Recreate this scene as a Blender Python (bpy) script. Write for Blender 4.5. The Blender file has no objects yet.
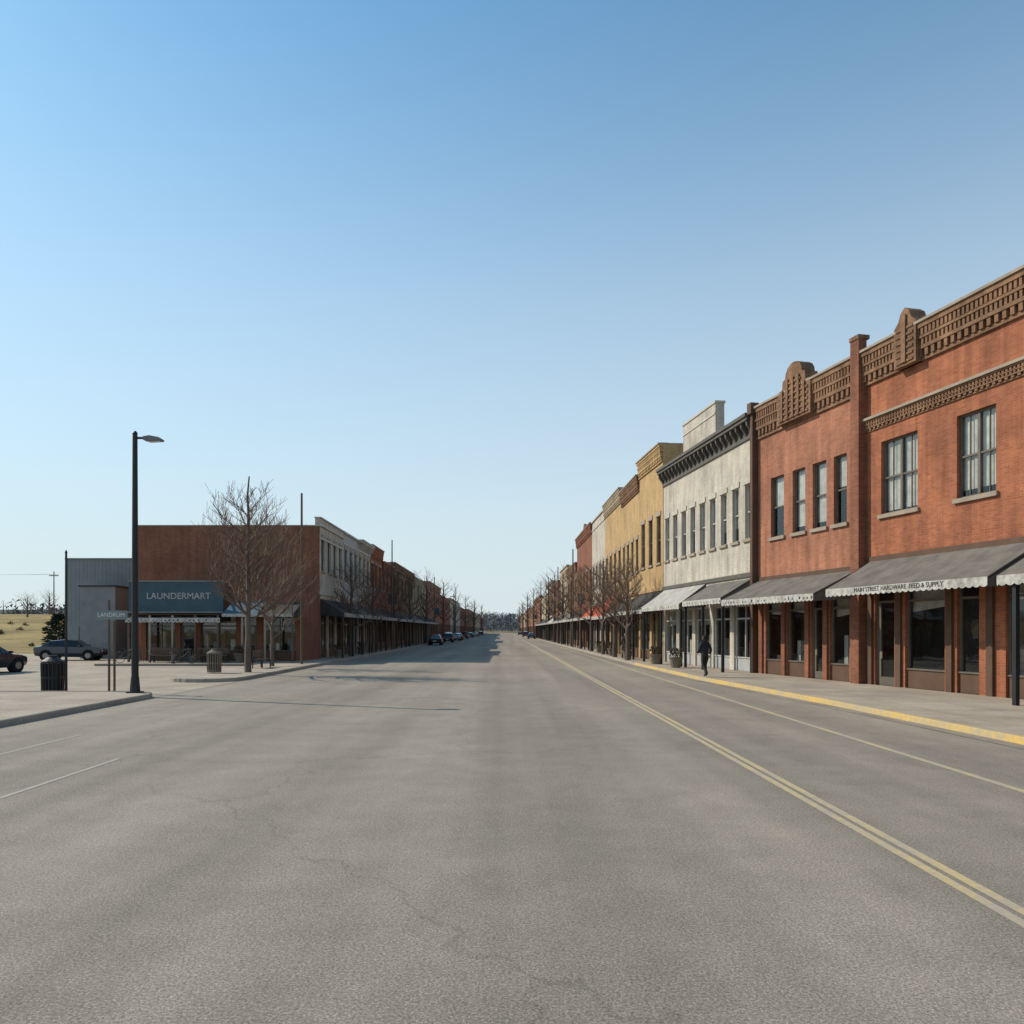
import bpy, math, random, bmesh
from mathutils import Vector, Matrix, noise
R = random.Random(7)
scene = bpy.context.scene
scene.view_settings.view_transform = 'Standard'
scene.view_settings.look = 'None'
scene.view_settings.exposure = 0
COL = scene.collection

# ------------------------------------------------------------------ materials
MATS = {}
def newmat(name):
    m = bpy.data.materials.new(name); m.use_nodes = True
    nt = m.node_tree; nt.nodes.clear()
    out = nt.nodes.new('ShaderNodeOutputMaterial')
    return m, nt, out
def N(nt, t, **kw):
    n = nt.nodes.new(t)
    for k, v in kw.items():
        if hasattr(n, k): setattr(n, k, v)
        else: n.inputs[k].default_value = v
    return n
def c4(c): return (c[0], c[1], c[2], 1)
def mixc(nt, fac, a, b, mode='MIX'):
    n = nt.nodes.new('ShaderNodeMix'); n.data_type = 'RGBA'; n.blend_type = mode
    for idx, v in ((0, fac), (6, a), (7, b)):
        if isinstance(v, bpy.types.NodeSocket): nt.links.new(v, n.inputs[idx])
        else: n.inputs[idx].default_value = v if idx == 0 else c4(v)
    return n.outputs[2]
def ramp(nt, src, a, b, ca=(0,0,0), cb=(1,1,1)):
    r = nt.nodes.new('ShaderNodeValToRGB')
    r.color_ramp.elements[0].position = a; r.color_ramp.elements[1].position = b
    r.color_ramp.elements[0].color = c4(ca); r.color_ramp.elements[1].color = c4(cb)
    nt.links.new(src, r.inputs[0]); return r.outputs[0]
def noise_tex(nt, vec, scale, detail=3, rough=0.55):
    n = nt.nodes.new('ShaderNodeTexNoise'); n.inputs['Scale'].default_value = scale
    n.inputs['Detail'].default_value = detail; n.inputs['Roughness'].default_value = rough
    nt.links.new(vec, n.inputs['Vector']); return n.outputs[0]
def mapping(nt, vec, scale):
    m = nt.nodes.new('ShaderNodeMapping'); m.inputs['Scale'].default_value = scale
    nt.links.new(vec, m.inputs['Vector']); return m.outputs[0]
def coord(nt, kind='Object'):
    return nt.nodes.new('ShaderNodeTexCoord').outputs[kind]

def mat_plain(name, col, rough=0.7, metal=0.0, var=0.25, scale=1.5, spec=0.3, streak=True):
    if name in MATS: return MATS[name]
    m, nt, out = newmat(name)
    co = coord(nt)
    n1 = noise_tex(nt, co, scale, 4, 0.6)
    dark = tuple(x*(1-var) for x in col); lite = tuple(min(1, x*(1+var*0.6)) for x in col)
    c = mixc(nt, ramp(nt, n1, 0.3, 0.7), dark, lite)
    if streak:
        n2 = noise_tex(nt, mapping(nt, co, (2.5, 2.5, 0.3)), 1.2, 3)
        c = mixc(nt, 0.6*var, c, mixc(nt, ramp(nt, n2, 0.35, 0.65), dark, lite))
    b = N(nt, 'ShaderNodeBsdfPrincipled', Roughness=rough, Metallic=metal)
    b.inputs['Specular IOR Level'].default_value = spec
    nt.links.new(c, b.inputs['Base Color'])
    nt.links.new(b.outputs[0], out.inputs[0])
    MATS[name] = m; return m

def mat_brick(name, c1, c2, mortar, dirt=0.35):
    if name in MATS: return MATS[name]
    m, nt, out = newmat(name)
    co = coord(nt)
    sx = nt.nodes.new('ShaderNodeSeparateXYZ'); nt.links.new(co, sx.inputs[0])
    ad = N(nt, 'ShaderNodeMath', operation='ADD')
    nt.links.new(sx.outputs[0], ad.inputs[0]); nt.links.new(sx.outputs[1], ad.inputs[1])
    cb = nt.nodes.new('ShaderNodeCombineXYZ')
    nt.links.new(ad.outputs[0], cb.inputs[0]); nt.links.new(sx.outputs[2], cb.inputs[1])
    br = nt.nodes.new('ShaderNodeTexBrick')
    br.inputs['Scale'].default_value = 1
    br.inputs['Brick Width'].default_value = 0.23; br.inputs['Row Height'].default_value = 0.078
    br.inputs['Mortar Size'].default_value = 0.009; br.inputs['Mortar Smooth'].default_value = 0.3
    br.inputs['Color1'].default_value = c4(c1); br.inputs['Color2'].default_value = c4(c2)
    br.inputs['Mortar'].default_value = c4(mortar); br.inputs['Bias'].default_value = -0.1
    nt.links.new(cb.outputs[0], br.inputs['Vector'])
    big = noise_tex(nt, co, 0.55, 6, 0.65)
    c = mixc(nt, 1.0, br.outputs['Color'], ramp(nt, big, 0.3, 0.72, (1-dirt,)*3, (1.14, 1.12, 1.1)), 'MULTIPLY')
    st = noise_tex(nt, mapping(nt, co, (3, 3, 0.25)), 1.0, 4, 0.6)
    c = mixc(nt, 1.0, c, ramp(nt, st, 0.35, 0.6, (1-dirt*0.8,)*3, (1, 1, 1)), 'MULTIPLY')
    b = N(nt, 'ShaderNodeBsdfPrincipled', Roughness=0.88)
    b.inputs['Specular IOR Level'].default_value = 0.2
    nt.links.new(c, b.inputs['Base Color'])
    bp = N(nt, 'ShaderNodeBump', Strength=0.5, Distance=0.01); bp.invert = True
    nt.links.new(br.outputs['Fac'], bp.inputs['Height']); nt.links.new(bp.outputs[0], b.inputs['Normal'])
    nt.links.new(b.outputs[0], out.inputs[0])
    MATS[name] = m; return m

def mat_glass():
    m, nt, out = newmat('window_glass')
    tr = N(nt, 'ShaderNodeBsdfTransparent'); tr.inputs[0].default_value = (0.8, 0.83, 0.83, 1)
    gl = N(nt, 'ShaderNodeBsdfGlossy', Roughness=0.03); gl.inputs[0].default_value = (0.9, 0.93, 0.95, 1)
    lw = N(nt, 'ShaderNodeLayerWeight', Blend=0.5)
    pw = N(nt, 'ShaderNodeMath', operation='POWER'); pw.inputs[1].default_value = 4.0
    nt.links.new(lw.outputs['Facing'], pw.inputs[0])
    ad = N(nt, 'ShaderNodeMath', operation='MULTIPLY_ADD'); ad.inputs[1].default_value = 0.85; ad.inputs[2].default_value = 0.07
    nt.links.new(pw.outputs[0], ad.inputs[0])
    co = coord(nt)
    bp = N(nt, 'ShaderNodeBump', Strength=0.12, Distance=0.02)
    nt.links.new(noise_tex(nt, co, 1.3, 1), bp.inputs['Height'])
    nt.links.new(bp.outputs[0], gl.inputs['Normal'])
    mx = N(nt, 'ShaderNodeMixShader')
    nt.links.new(ad.outputs[0], mx.inputs[0]); nt.links.new(tr.outputs[0], mx.inputs[1]); nt.links.new(gl.outputs[0], mx.inputs[2])
    nt.links.new(mx.outputs[0], out.inputs[0])
    MATS['window_glass'] = m; return m
def mat_asphalt():
    m, nt, out = newmat('asphalt'); co = coord(nt)
    fine = noise_tex(nt, co, 48, 3, 0.8)
    vor = N(nt, 'ShaderNodeTexVoronoi'); vor.inputs['Scale'].default_value = 75; nt.links.new(co, vor.inputs['Vector'])
    mid = noise_tex(nt, co, 1.3, 5, 0.65)
    big = noise_tex(nt, co, 0.13, 4, 0.6)
    lon = noise_tex(nt, mapping(nt, co, (1.1, 0.035, 1)), 0.55, 3, 0.55)
    c = mixc(nt, ramp(nt, fine, 0.32, 0.68), (0.185, 0.160, 0.130), (0.485, 0.420, 0.345))
    c = mixc(nt, 1.0, c, ramp(nt, mid, 0.3, 0.7, (0.88,)*3, (1.08,)*3), 'MULTIPLY')
    c = mixc(nt, 1.0, c, ramp(nt, big, 0.35, 0.65, (0.88, 0.88, 0.88), (1.08, 1.07, 1.05)), 'MULTIPLY')
    c = mixc(nt, 1.0, c, ramp(nt, lon, 0.36, 0.62, (0.80, 0.80, 0.80), (1.08, 1.07, 1.06)), 'MULTIPLY')
    c = mixc(nt, 1.0, c, ramp(nt, vor.outputs['Distance'], 0.1, 0.6, (1.2,)*3, (0.74,)*3), 'MULTIPLY')
    add = N(nt, 'ShaderNodeVectorMath', operation='ADD'); nt.links.new(co, add.inputs[0])
    sc = N(nt, 'ShaderNodeVectorMath', operation='SCALE'); sc.inputs['Scale'].default_value = 2.0
    nz = nt.nodes.new('ShaderNodeTexNoise'); nz.inputs['Scale'].default_value = 0.7; nz.inputs['Detail'].default_value = 4
    nt.links.new(co, nz.inputs['Vector']); nt.links.new(nz.outputs['Color'], sc.inputs[0]); nt.links.new(sc.outputs[0], add.inputs[1])
    ve = N(nt, 'ShaderNodeTexVoronoi', feature='DISTANCE_TO_EDGE'); ve.inputs['Scale'].default_value = 0.12
    nt.links.new(add.outputs[0], ve.inputs['Vector'])
    c = mixc(nt, 1.0, c, ramp(nt, ve.outputs['Distance'], 0.0, 0.004, (0.82,)*3, (1,)*3), 'MULTIPLY')
    b = N(nt, 'ShaderNodeBsdfPrincipled', Roughness=0.88); b.inputs['Specular IOR Level'].default_value = 0.18
    nt.links.new(c, b.inputs['Base Color'])
    bp = N(nt, 'ShaderNodeBump', Strength=0.5, Distance=0.01)
    nt.links.new(fine, bp.inputs['Height']); nt.links.new(bp.outputs[0], b.inputs['Normal'])
    nt.links.new(b.outputs[0], out.inputs[0]); return m
def mat_concrete(name, col, joint=1.5, jd=0.72):
    m, nt, out = newmat(name); co = coord(nt)
    fine = noise_tex(nt, co, 12, 4, 0.7); mid = noise_tex(nt, co, 0.6, 5, 0.65)
    c = mixc(nt, ramp(nt, fine, 0.3, 0.7), tuple(x*0.85 for x in col), tuple(x*1.1 for x in col))
    c = mixc(nt, 1.0, c, ramp(nt, mid, 0.3, 0.7, (0.74, 0.73, 0.72), (1.1,)*3), 'MULTIPLY')
    br = nt.nodes.new('ShaderNodeTexBrick'); br.offset = 0
    br.inputs['Scale'].default_value = 1; br.inputs['Brick Width'].default_value = joint; br.inputs['Row Height'].default_value = joint
    br.inputs['Mortar Size'].default_value = 0.02
    br.inputs['Color1'].default_value = (1, 1, 1, 1); br.inputs['Color2'].default_value = (0.88, 0.88, 0.87, 1)
    br.inputs['Mortar'].default_value = (jd, jd, jd, 1); nt.links.new(co, br.inputs['Vector'])
    c = mixc(nt, 1.0, c, br.outputs['Color'], 'MULTIPLY')
    b = N(nt, 'ShaderNodeBsdfPrincipled', Roughness=0.85); b.inputs['Specular IOR Level'].default_value = 0.2
    nt.links.new(c, b.inputs['Base Color']); nt.links.new(b.outputs[0], out.inputs[0]); return m
def mat_worn_paint(name, col, under, lo=0.42, hi=0.6):
    m, nt, out = newmat(name); co = coord(nt)
    n = noise_tex(nt, co, 9, 6, 0.75); n2 = noise_tex(nt, co, 0.8, 3)
    mm = N(nt, 'ShaderNodeMath', operation='MULTIPLY_ADD'); mm.inputs[1].default_value = 0.6
    nt.links.new(n2, mm.inputs[0]); nt.links.new(n, mm.inputs[2])
    c = mixc(nt, ramp(nt, mm.outputs[0], lo+0.25, hi+0.33), col, under)
    b = N(nt, 'ShaderNodeBsdfPrincipled', Roughness=0.8)
    nt.links.new(c, b.inputs['Base Color']); nt.links.new(b.outputs[0], out.inputs[0]); return m
def mat_ground():
    m, nt, out = newmat('dry_grass'); co = coord(nt)
    a = noise_tex(nt, co, 0.05, 6, 0.7); f = noise_tex(nt, co, 1.5, 5, 0.75)
    c = mixc(nt, ramp(nt, a, 0.38, 0.62), (0.20, 0.145, 0.06), (0.42, 0.31, 0.13))
    c = mixc(nt, 1.0, c, ramp(nt, f, 0.3, 0.7, (0.65,)*3, (1.15,)*3), 'MULTIPLY')
    sx = nt.nodes.new('ShaderNodeSeparateXYZ'); nt.links.new(co, sx.inputs[0])
    mr = N(nt, 'ShaderNodeMapRange'); mr.inputs['From Min'].default_value = 500; mr.inputs['From Max'].default_value = 620
    nt.links.new(sx.outputs[1], mr.inputs['Value'])
    c = mixc(nt, mr.outputs[0], c, (0.085, 0.085, 0.085))
    b = N(nt, 'ShaderNodeBsdfPrincipled', Roughness=0.95); b.inputs['Specular IOR Level'].default_value = 0.1
    nt.links.new(c, b.inputs['Base Color']); nt.links.new(b.outputs[0], out.inputs[0]); return m

GLASS = mat_glass()
ASPH = mat_asphalt()
CONC = mat_concrete('sidewalk_concrete', (0.42, 0.35, 0.28))
LOT = mat_concrete('lot_concrete', (0.44, 0.365, 0.285), 4.0, 0.85)
DARK = mat_plain('interior_darkness', (0.06, 0.05, 0.042), 0.9)  # dark brown puts the shade of unlit rooms into the colour
BLACK = mat_plain('dark_metal', (0.03, 0.032, 0.034), 0.5, 0.3)
CURT = mat_plain('curtain_cloth', (0.62, 0.57, 0.5), 0.9, var=0.35, scale=3)
FRAME = mat_plain('window_frame_paint', (0.13, 0.11, 0.09), 0.6)
FRAMEL = mat_plain('window_frame_light', (0.45, 0.43, 0.4), 0.6)
STONE = mat_plain('sill_stone', (0.33, 0.27, 0.21), 0.85)
ROOF = mat_plain('roof_tar', (0.05, 0.05, 0.05), 0.9)
BRICK_A = mat_brick('brick_orange_red', (0.45, 0.155, 0.075), (0.34, 0.108, 0.055), (0.38, 0.2, 0.13), dirt=0.38)
BRICK_B = mat_brick('brick_salmon', (0.47, 0.19, 0.11), (0.37, 0.14, 0.08), (0.4, 0.24, 0.17), dirt=0.38)
BRICK_T = mat_brick('brick_tan_trim', (0.34, 0.19, 0.11), (0.24, 0.13, 0.075), (0.3, 0.19, 0.12), dirt=0.45)
BRICK_D = mat_brick('brick_dark', (0.31, 0.12, 0.068), (0.23, 0.083, 0.05), (0.25, 0.15, 0.11), dirt=0.3)
BRICK_W = mat_brick('brick_white_painted', (0.64, 0.58, 0.49), (0.56, 0.50, 0.42), (0.46, 0.43, 0.37), dirt=0.35)
BRICK_Y = mat_brick('brick_yellow', (0.58, 0.385, 0.18), (0.49, 0.315, 0.145), (0.45, 0.33, 0.2), dirt=0.3)
BRICK_G = mat_brick('brick_cream', (0.5, 0.40, 0.27), (0.42, 0.34, 0.23), (0.4, 0.34, 0.26), dirt=0.3)
BROWN = mat_plain('brown_trim', (0.11, 0.062, 0.04), 0.7)
CORN_DK = mat_plain('cornice_dark_paint', (0.11, 0.10, 0.085), 0.7)
CORN_LT = mat_plain('cornice_light_paint', (0.48, 0.44, 0.37), 0.7)
AWN_G = mat_plain('awning_grey_canvas', (0.15, 0.134, 0.115), 0.9, var=0.4)
AWN_L = mat_plain('awning_pale_canvas', (0.38, 0.36, 0.33), 0.9, var=0.3)
AWN_R = mat_plain('awning_red_canvas', (0.46, 0.085, 0.045), 0.9)
AWN_B = mat_plain('awning_blue_canvas', (0.08, 0.13, 0.17), 0.9)
AWN_D = mat_plain('awning_dark_canvas', (0.055, 0.052, 0.05), 0.9)
VAL = mat_plain('valance_cloth', (0.46, 0.44, 0.4), 0.9, var=0.6, scale=6)
WOOD = mat_plain('weathered_wood', (0.14, 0.1, 0.07), 0.85)
TEAL = mat_plain('teal_sign_paint', (0.05, 0.095, 0.12), 0.6, var=0.2)
GREYP = mat_plain('grey_blue_metal_wall', (0.21, 0.235, 0.24), 0.6, var=0.15)
GREYL = mat_plain('grey_wall_light', (0.36, 0.36, 0.35), 0.7, var=0.15)
WHITE = mat_plain('white_paint', (0.7, 0.7, 0.68), 0.6, var=0.1)
BARK = mat_plain('winter_bark', (0.14, 0.105, 0.085), 0.9, streak=False)
TWIG = mat_plain('winter_twigs', (0.17, 0.115, 0.08), 0.9, streak=False)
KERB = mat_concrete('kerb_concrete', (0.38, 0.325, 0.27), 3.0)
KERBY = mat_worn_paint('kerb_yellow_paint', (0.58, 0.37, 0.08), (0.36, 0.3, 0.2), 0.4, 0.6)
LINEY = mat_worn_paint('road_yellow_paint', (0.56, 0.41, 0.17), (0.35, 0.305, 0.25), 0.37, 0.6)
LINEY2 = mat_worn_paint('road_yellow_faded', (0.52, 0.39, 0.18), (0.35, 0.305, 0.25), 0.36, 0.58)
LINEW = mat_worn_paint('road_white_faded', (0.42, 0.385, 0.34), (0.32, 0.28, 0.235), 0.30, 0.48)

# ------------------------------------------------------------------ mesh builder
class Obj:
    def __init__(s, name, mat=None, loc=(0, 0, 0), dirx=(1, 0)):
        s.e = bpy.data.objects.new(name, None); COL.objects.link(s.e)
        s.e.empty_display_size = 0.5
        d = Vector((dirx[0], dirx[1], 0)).normalized()
        s.e.matrix_world = Matrix(((d.x, -d.y, 0, loc[0]), (d.y, d.x, 0, loc[1]), (0, 0, 1, loc[2]), (0, 0, 0, 1)))
        s.parts = {}
    def p(s, part, mat):
        if part not in s.parts: s.parts[part] = ([], [], mat)
        return s.parts[part]
    def poly(s, part, mat, pts):
        v, f, _ = s.p(part, mat); i = len(v); v.extend([tuple(q) for q in pts]); f.append(tuple(range(i, i+len(pts))))
    def box(s, part, mat, x0, x1, y0, y1, z0, z1):
        v, f, _ = s.p(part, mat); i = len(v)
        if x0 > x1: x0, x1 = x1, x0
        if y0 > y1: y0, y1 = y1, y0
        v.extend([(x0,y0,z0),(x1,y0,z0),(x1,y1,z0),(x0,y1,z0),(x0,y0,z1),(x1,y0,z1),(x1,y1,z1),(x0,y1,z1)])
        for q in ((0,3,2,1),(4,5,6,7),(0,1,5,4),(1,2,6,5),(2,3,7,6),(3,0,4,7)): f.append(tuple(i+k for k in q))
    def prism(s, part, mat, pts, y0, y1):
        v, f, _ = s.p(part, mat); i = len(v); n = len(pts)
        v.extend([(a, y1, b) for a, b in pts]); v.extend([(a, y0, b) for a, b in pts])
        f.append(tuple(range(i, i+n))); f.append(tuple(range(i+2*n-1, i+n-1, -1)))
        for k in range(n): f.append((i+k, i+n+k, i+n+(k+1) % n, i+(k+1) % n))
    def tube(s, part, mat, p0, p1, r0, r1, n=8, cap=True):
        v, f, _ = s.p(part, mat); i = len(v)
        p0 = Vector(p0); p1 = Vector(p1); d = (p1-p0)
        if d.length < 1e-6: return
        d.normalize(); a = d.orthogonal().normalized(); b = d.cross(a)
        for P, r in ((p0, r0), (p1, r1)):
            for k in range(n):
                t = 2*math.pi*k/n; v.append(tuple(P + a*(r*math.cos(t)) + b*(r*math.sin(t))))
        for k in range(n): f.append((i+k, i+(k+1) % n, i+n+(k+1) % n, i+n+k))
        if cap: f.append(tuple(range(i+n-1, i-1, -1))); f.append(tuple(range(i+n, i+2*n)))
    def build(s, smooth=()):
        for part, (v, f, m) in s.parts.items():
            me = bpy.data.meshes.new(part); me.from_pydata(v, [], f); me.materials.append(m); me.update()
            if part in smooth: me.polygons.foreach_set('use_smooth', [True]*len(me.polygons))
            o = bpy.data.objects.new(part, me); COL.objects.link(o); o.parent = s.e
        return s.e

def single(name, mat, verts, faces):
    me = bpy.data.meshes.new(name); me.from_pydata(verts, [], faces); me.materials.append(mat); me.update()
    o = bpy.data.objects.new(name, me); COL.objects.link(o); return o
def text(parent, s, size, loc, rot, mat, name='lettering'):
    cu = bpy.data.curves.new(name, 'FONT'); cu.body = s; cu.size = size; cu.extrude = 0.003
    cu.align_x = 'CENTER'; cu.align_y = 'CENTER'; cu.materials.append(mat)
    o = bpy.data.objects.new(name, cu); COL.objects.link(o); o.parent = parent
    o.location = loc; o.rotation_euler = rot; return o

# ------------------------------------------------------------------ facade helpers
def wall(b, part, mat, x0, x1, z0, z1, ops, y=0.0, rev=0.22):
    xs = sorted(set([x0, x1] + [o[0] for o in ops] + [o[1] for o in ops]))
    zs = sorted(set([z0, z1] + [o[2] for o in ops] + [o[3] for o in ops]))
    for i in range(len(xs)-1):
        for j in range(len(zs)-1):
            cx = (xs[i]+xs[i+1])/2; cz = (zs[j]+zs[j+1])/2
            if any(o[0] < cx < o[1] and o[2] < cz < o[3] for o in ops): continue
            b.poly(part, mat, [(xs[i+1], y, zs[j]), (xs[i], y, zs[j]), (xs[i], y, zs[j+1]), (xs[i+1], y, zs[j+1])])
    for (a, c, d, e) in ops:
        b.poly(part, mat, [(a, y, d), (a, y-rev, d), (a, y-rev, e), (a, y, e)])
        b.poly(part, mat, [(c, y, d), (c, y, e), (c, y-rev, e), (c, y-rev, d)])
        b.poly(part, mat, [(a, y, d), (c, y, d), (c, y-rev, d), (a, y-rev, d)])
        b.poly(part, mat, [(a, y, e), (a, y-rev, e), (c, y-rev, e), (c, y, e)])
def sash(b, a, c, d, e, fm, double=False, curtain=0.75, sill=STONE, lint=None, y=0.0):
    t = 0.06; yf = y-0.20; yb = y-0.12
    b.box('window_frames', fm, a, a+t, yf, yb, d, e); b.box('window_frames', fm, c-t, c, yf, yb, d, e)
    b.box('window_frames', fm, a+t, c-t, yf, yb, d, d+t); b.box('window_frames', fm, a+t, c-t, yf, yb, e-t, e)
    m = (d+e)/2
    b.box('window_frames', fm, a+t, c-t, yf, yb-0.01, m-0.03, m+0.03)
    if double:
        x = (a+c)/2; b.box('window_frames', fm, x-0.05, x+0.05, yf, yb+0.01, d+t, e-t)
        for xx in ((a+x)/2, (c+x)/2): b.box('window_frames', fm, xx-0.014, xx+0.014, yf+.02, yb-0.02, d+t, e-t)
    b.poly('glass', GLASS, [(c, y-0.165, d), (a, y-0.165, d), (a, y-0.165, e), (c, y-0.165, e)])
    if curtain > 0:
        h = d + (e-d)*(1-min(1, curtain)); n = max(4, int((c-a)/0.12)); prev = None
        gap = R.uniform(0, .25) if double else 0
        for k in range(n+1):
            x = a+(c-a)*k/n; yy = y-0.23-0.02*(k % 2)
            if prev and not (abs((x+prev[0])/2-(a+c)/2) < gap*.5): b.poly('curtains', CURT, [(x, yy, h), (prev[0], prev[1], h), (prev[0], prev[1], e), (x, yy, e)])
            prev = (x, yy)
    if sill: b.box('sills', sill, a-0.1, c+0.1, y-0.1, y+0.09, d-0.14, d-0.002)
    if lint: b.box('lintels', lint, a-0.12, c+0.12, y-0.1, y+0.05, e+0.002, e+0.26)
def shop(b, a, c, d, e, fm, kind='shop', y=0.0, bulk=BROWN):
    t = 0.07; yf = y-0.20; yb = y-0.10
    if kind == 'shop':
        bz = d+0.62
        b.box('bulkheads', bulk, a, c, yf, yb+0.02, d, bz)
        b.box('bulkhead_sills', fm, a, c, yf, yb+0.06, bz, bz+0.05)
    else: bz = d
    tr = e-0.65
    for x in (a, c-t): b.box('shop_frames', fm, x, x+t, yf, yb, bz+0.05, e)
    b.box('shop_frames', fm, a+t, c-t, yf, yb, e-t, e); b.box('shop_frames', fm, a+t, c-t, yf, yb, tr-0.04, tr+0.04)
    w = c-a; n = max(1, round(w/1.25))
    for k in range(1, n):
        x = a+w*k/n; b.box('shop_frames', fm, x-0.03, x+0.03, yf, yb-0.01, bz+0.05, tr-0.04)
        b.box('shop_frames', fm, x-0.02, x+0.02, yf, yb-0.02, tr+0.04, e-t)
    if kind == 'door':
        b.box('doors', fm, a+t, a+t+0.1, yf, yb-0.02, d, tr-0.04); b.box('doors', fm, c-t-0.1, c-t, yf, yb-0.02, d, tr-0.04)
        b.box('doors', fm, a+t+0.1, c-t-0.1, yf, yb-0.02, d, d+0.3)
        b.box('door_handles', STONE, c-t-0.2, c-t-0.16, yb-0.02, yb+0.04, d+0.95, d+1.2)
    b.poly('glass', GLASS, [(c, y-0.16, bz), (a, y-0.16, bz), (a, y-0.16, e), (c, y-0.16, e)])
    if kind == 'shop':
        x = a+0.2
        while x < c-0.3:
            ww = R.uniform(0.2, 0.5); hh = R.uniform(0.2, 1.3)
            mm = R.choice([CURT, BROWN, STONE, AWN_B, FRAMEL])
            if R.random() < 0.7: b.box('display_'+mm.name, mm, x, min(x+ww, c-0.1), y-0.8, y-0.4, bz+0.02, bz+hh)
            x += ww+R.uniform(0.1, 0.5)
        if R.random() < 0.5:
            b.poly('curtains', CURT, [(c, y-0.3, tr-R.uniform(0, .4)), (a, y-0.3, tr-0.2), (a, y-0.3, e), (c, y-0.3, e)])
def shell(b, L, H, depth, mat, side=None, par=0.7):
    side = side or mat
    b.poly('interior_dark_plane', DARK, [(L-.3, -1.8, 0.13), (.3, -1.8, 0.13), (.3, -1.8, H-par-0.1), (L-.3, -1.8, H-par-0.1)])  # dark sheet behind the openings stands in for room darkness
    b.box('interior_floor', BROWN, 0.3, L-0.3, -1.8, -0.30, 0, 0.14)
    b.box('interior_floor', BROWN, 0.3, L-0.3, -1.8, -0.36, 4.3, 4.5)
    b.box('side_walls', side, 0, 0.3, -depth, -0.0003, 0, H-0.003)
    b.box('side_walls', side, L-0.3, L, -depth, -0.0003, 0, H-0.003)
    b.box('back_wall', side, 0.3, L-0.3, -depth, -depth+0.3, 0, H-0.1)
    b.box('roof', ROOF, 0.3, L-0.3, -depth+0.3, -0.3, H-par-0.15, H-par)
    b.box('parapet_back', side, 0.3, L-0.3, -0.3, -0.02, H-par-0.15, H-0.004)
    b.box('coping', STONE, -0.0, L, -depth, -0.34, H+0.001, H+0.07)
def corbel(b, mat, x0, x1, z0, z1, proj=0.22, step=0.3, cap=STONE, y=0.0):
    h = z1-z0
    b.box('cornice', mat, x0, x1, y+0.002, y+proj*0.35, z0, z0+h*0.10)
    x = x0+0.05
    while x+step*0.5 < x1:
        b.box('dentils', mat, x, x+step*0.5, y+0.003, y+proj*0.6, z0+h*0.10+.002, z0+h*0.30)
        x += step
    b.box('cornice', mat, x0, x1, y+0.002, y+proj*0.7, z0+h*0.30+.002, z0+h*0.40)
    x = x0+0.08
    while x+step*0.4 < x1:
        b.box('dentils', mat, x, x+step*0.34, y+0.003, y+proj*0.72, z0+h*0.40+.002, z0+h*0.58)
        x += step*0.62
    b.box('cornice', mat, x0, x1, y+0.002, y+proj*0.82, z0+h*0.58+.002, z0+h*0.66)
    x = x0+0.05
    while x+step*0.5 < x1:
        b.box('dentils', mat, x, x+step*0.36, y+0.003, y+proj*0.88, z0+h*0.66+.002, z0+h*0.86)
        x += step*0.62
    b.box('cornice', mat, x0, x1, y+0.002, y+proj, z0+h*0.86+.002, z1)
    b.box('cornice_cap', cap, x0, x1, y-0.33, y+proj+0.06, z1+0.002, z1+0.09)
def bracketed(b, mat, x0, x1, z0, z1, proj=0.45, step=0.7, capmat=None, y=0.0):
    h = z1-z0
    b.box('cornice', mat, x0, x1, y+0.002, y+0.08, z0, z0+h*0.15)
    b.box('cornice', mat, x0, x1, y+0.002, y+0.05, z0+h*0.15+.002, z0+h*0.7)
    b.box('cornice', mat, x0, x1, y-0.3, y+proj*0.85, z0+h*0.7+.002, z0+h*0.85)
    b.box('cornice_cap', capmat or mat, x0, x1, y-0.3, y+proj, z0+h*0.85+.002, z1)
    x = x0+0.1
    while x+0.2 < x1:
        pts = [(0.052, z0+h*0.1), (0.052, z0+h*0.7), (proj*0.75, z0+h*0.7), (proj*0.7, z0+h*0.5), (0.18, z0+h*0.3)]
        v = [(x, y+a, c) for a, c in pts]; w = [(x+0.14, y+a, c) for a, c in pts]; n = len(pts)
        b.poly('brackets', mat, v); b.poly('brackets', mat, w[::-1])
        for k in range(n): b.poly('brackets', mat, [v[k], w[k], w[(k+1) % n], v[(k+1) % n]])
        x += step
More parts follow.
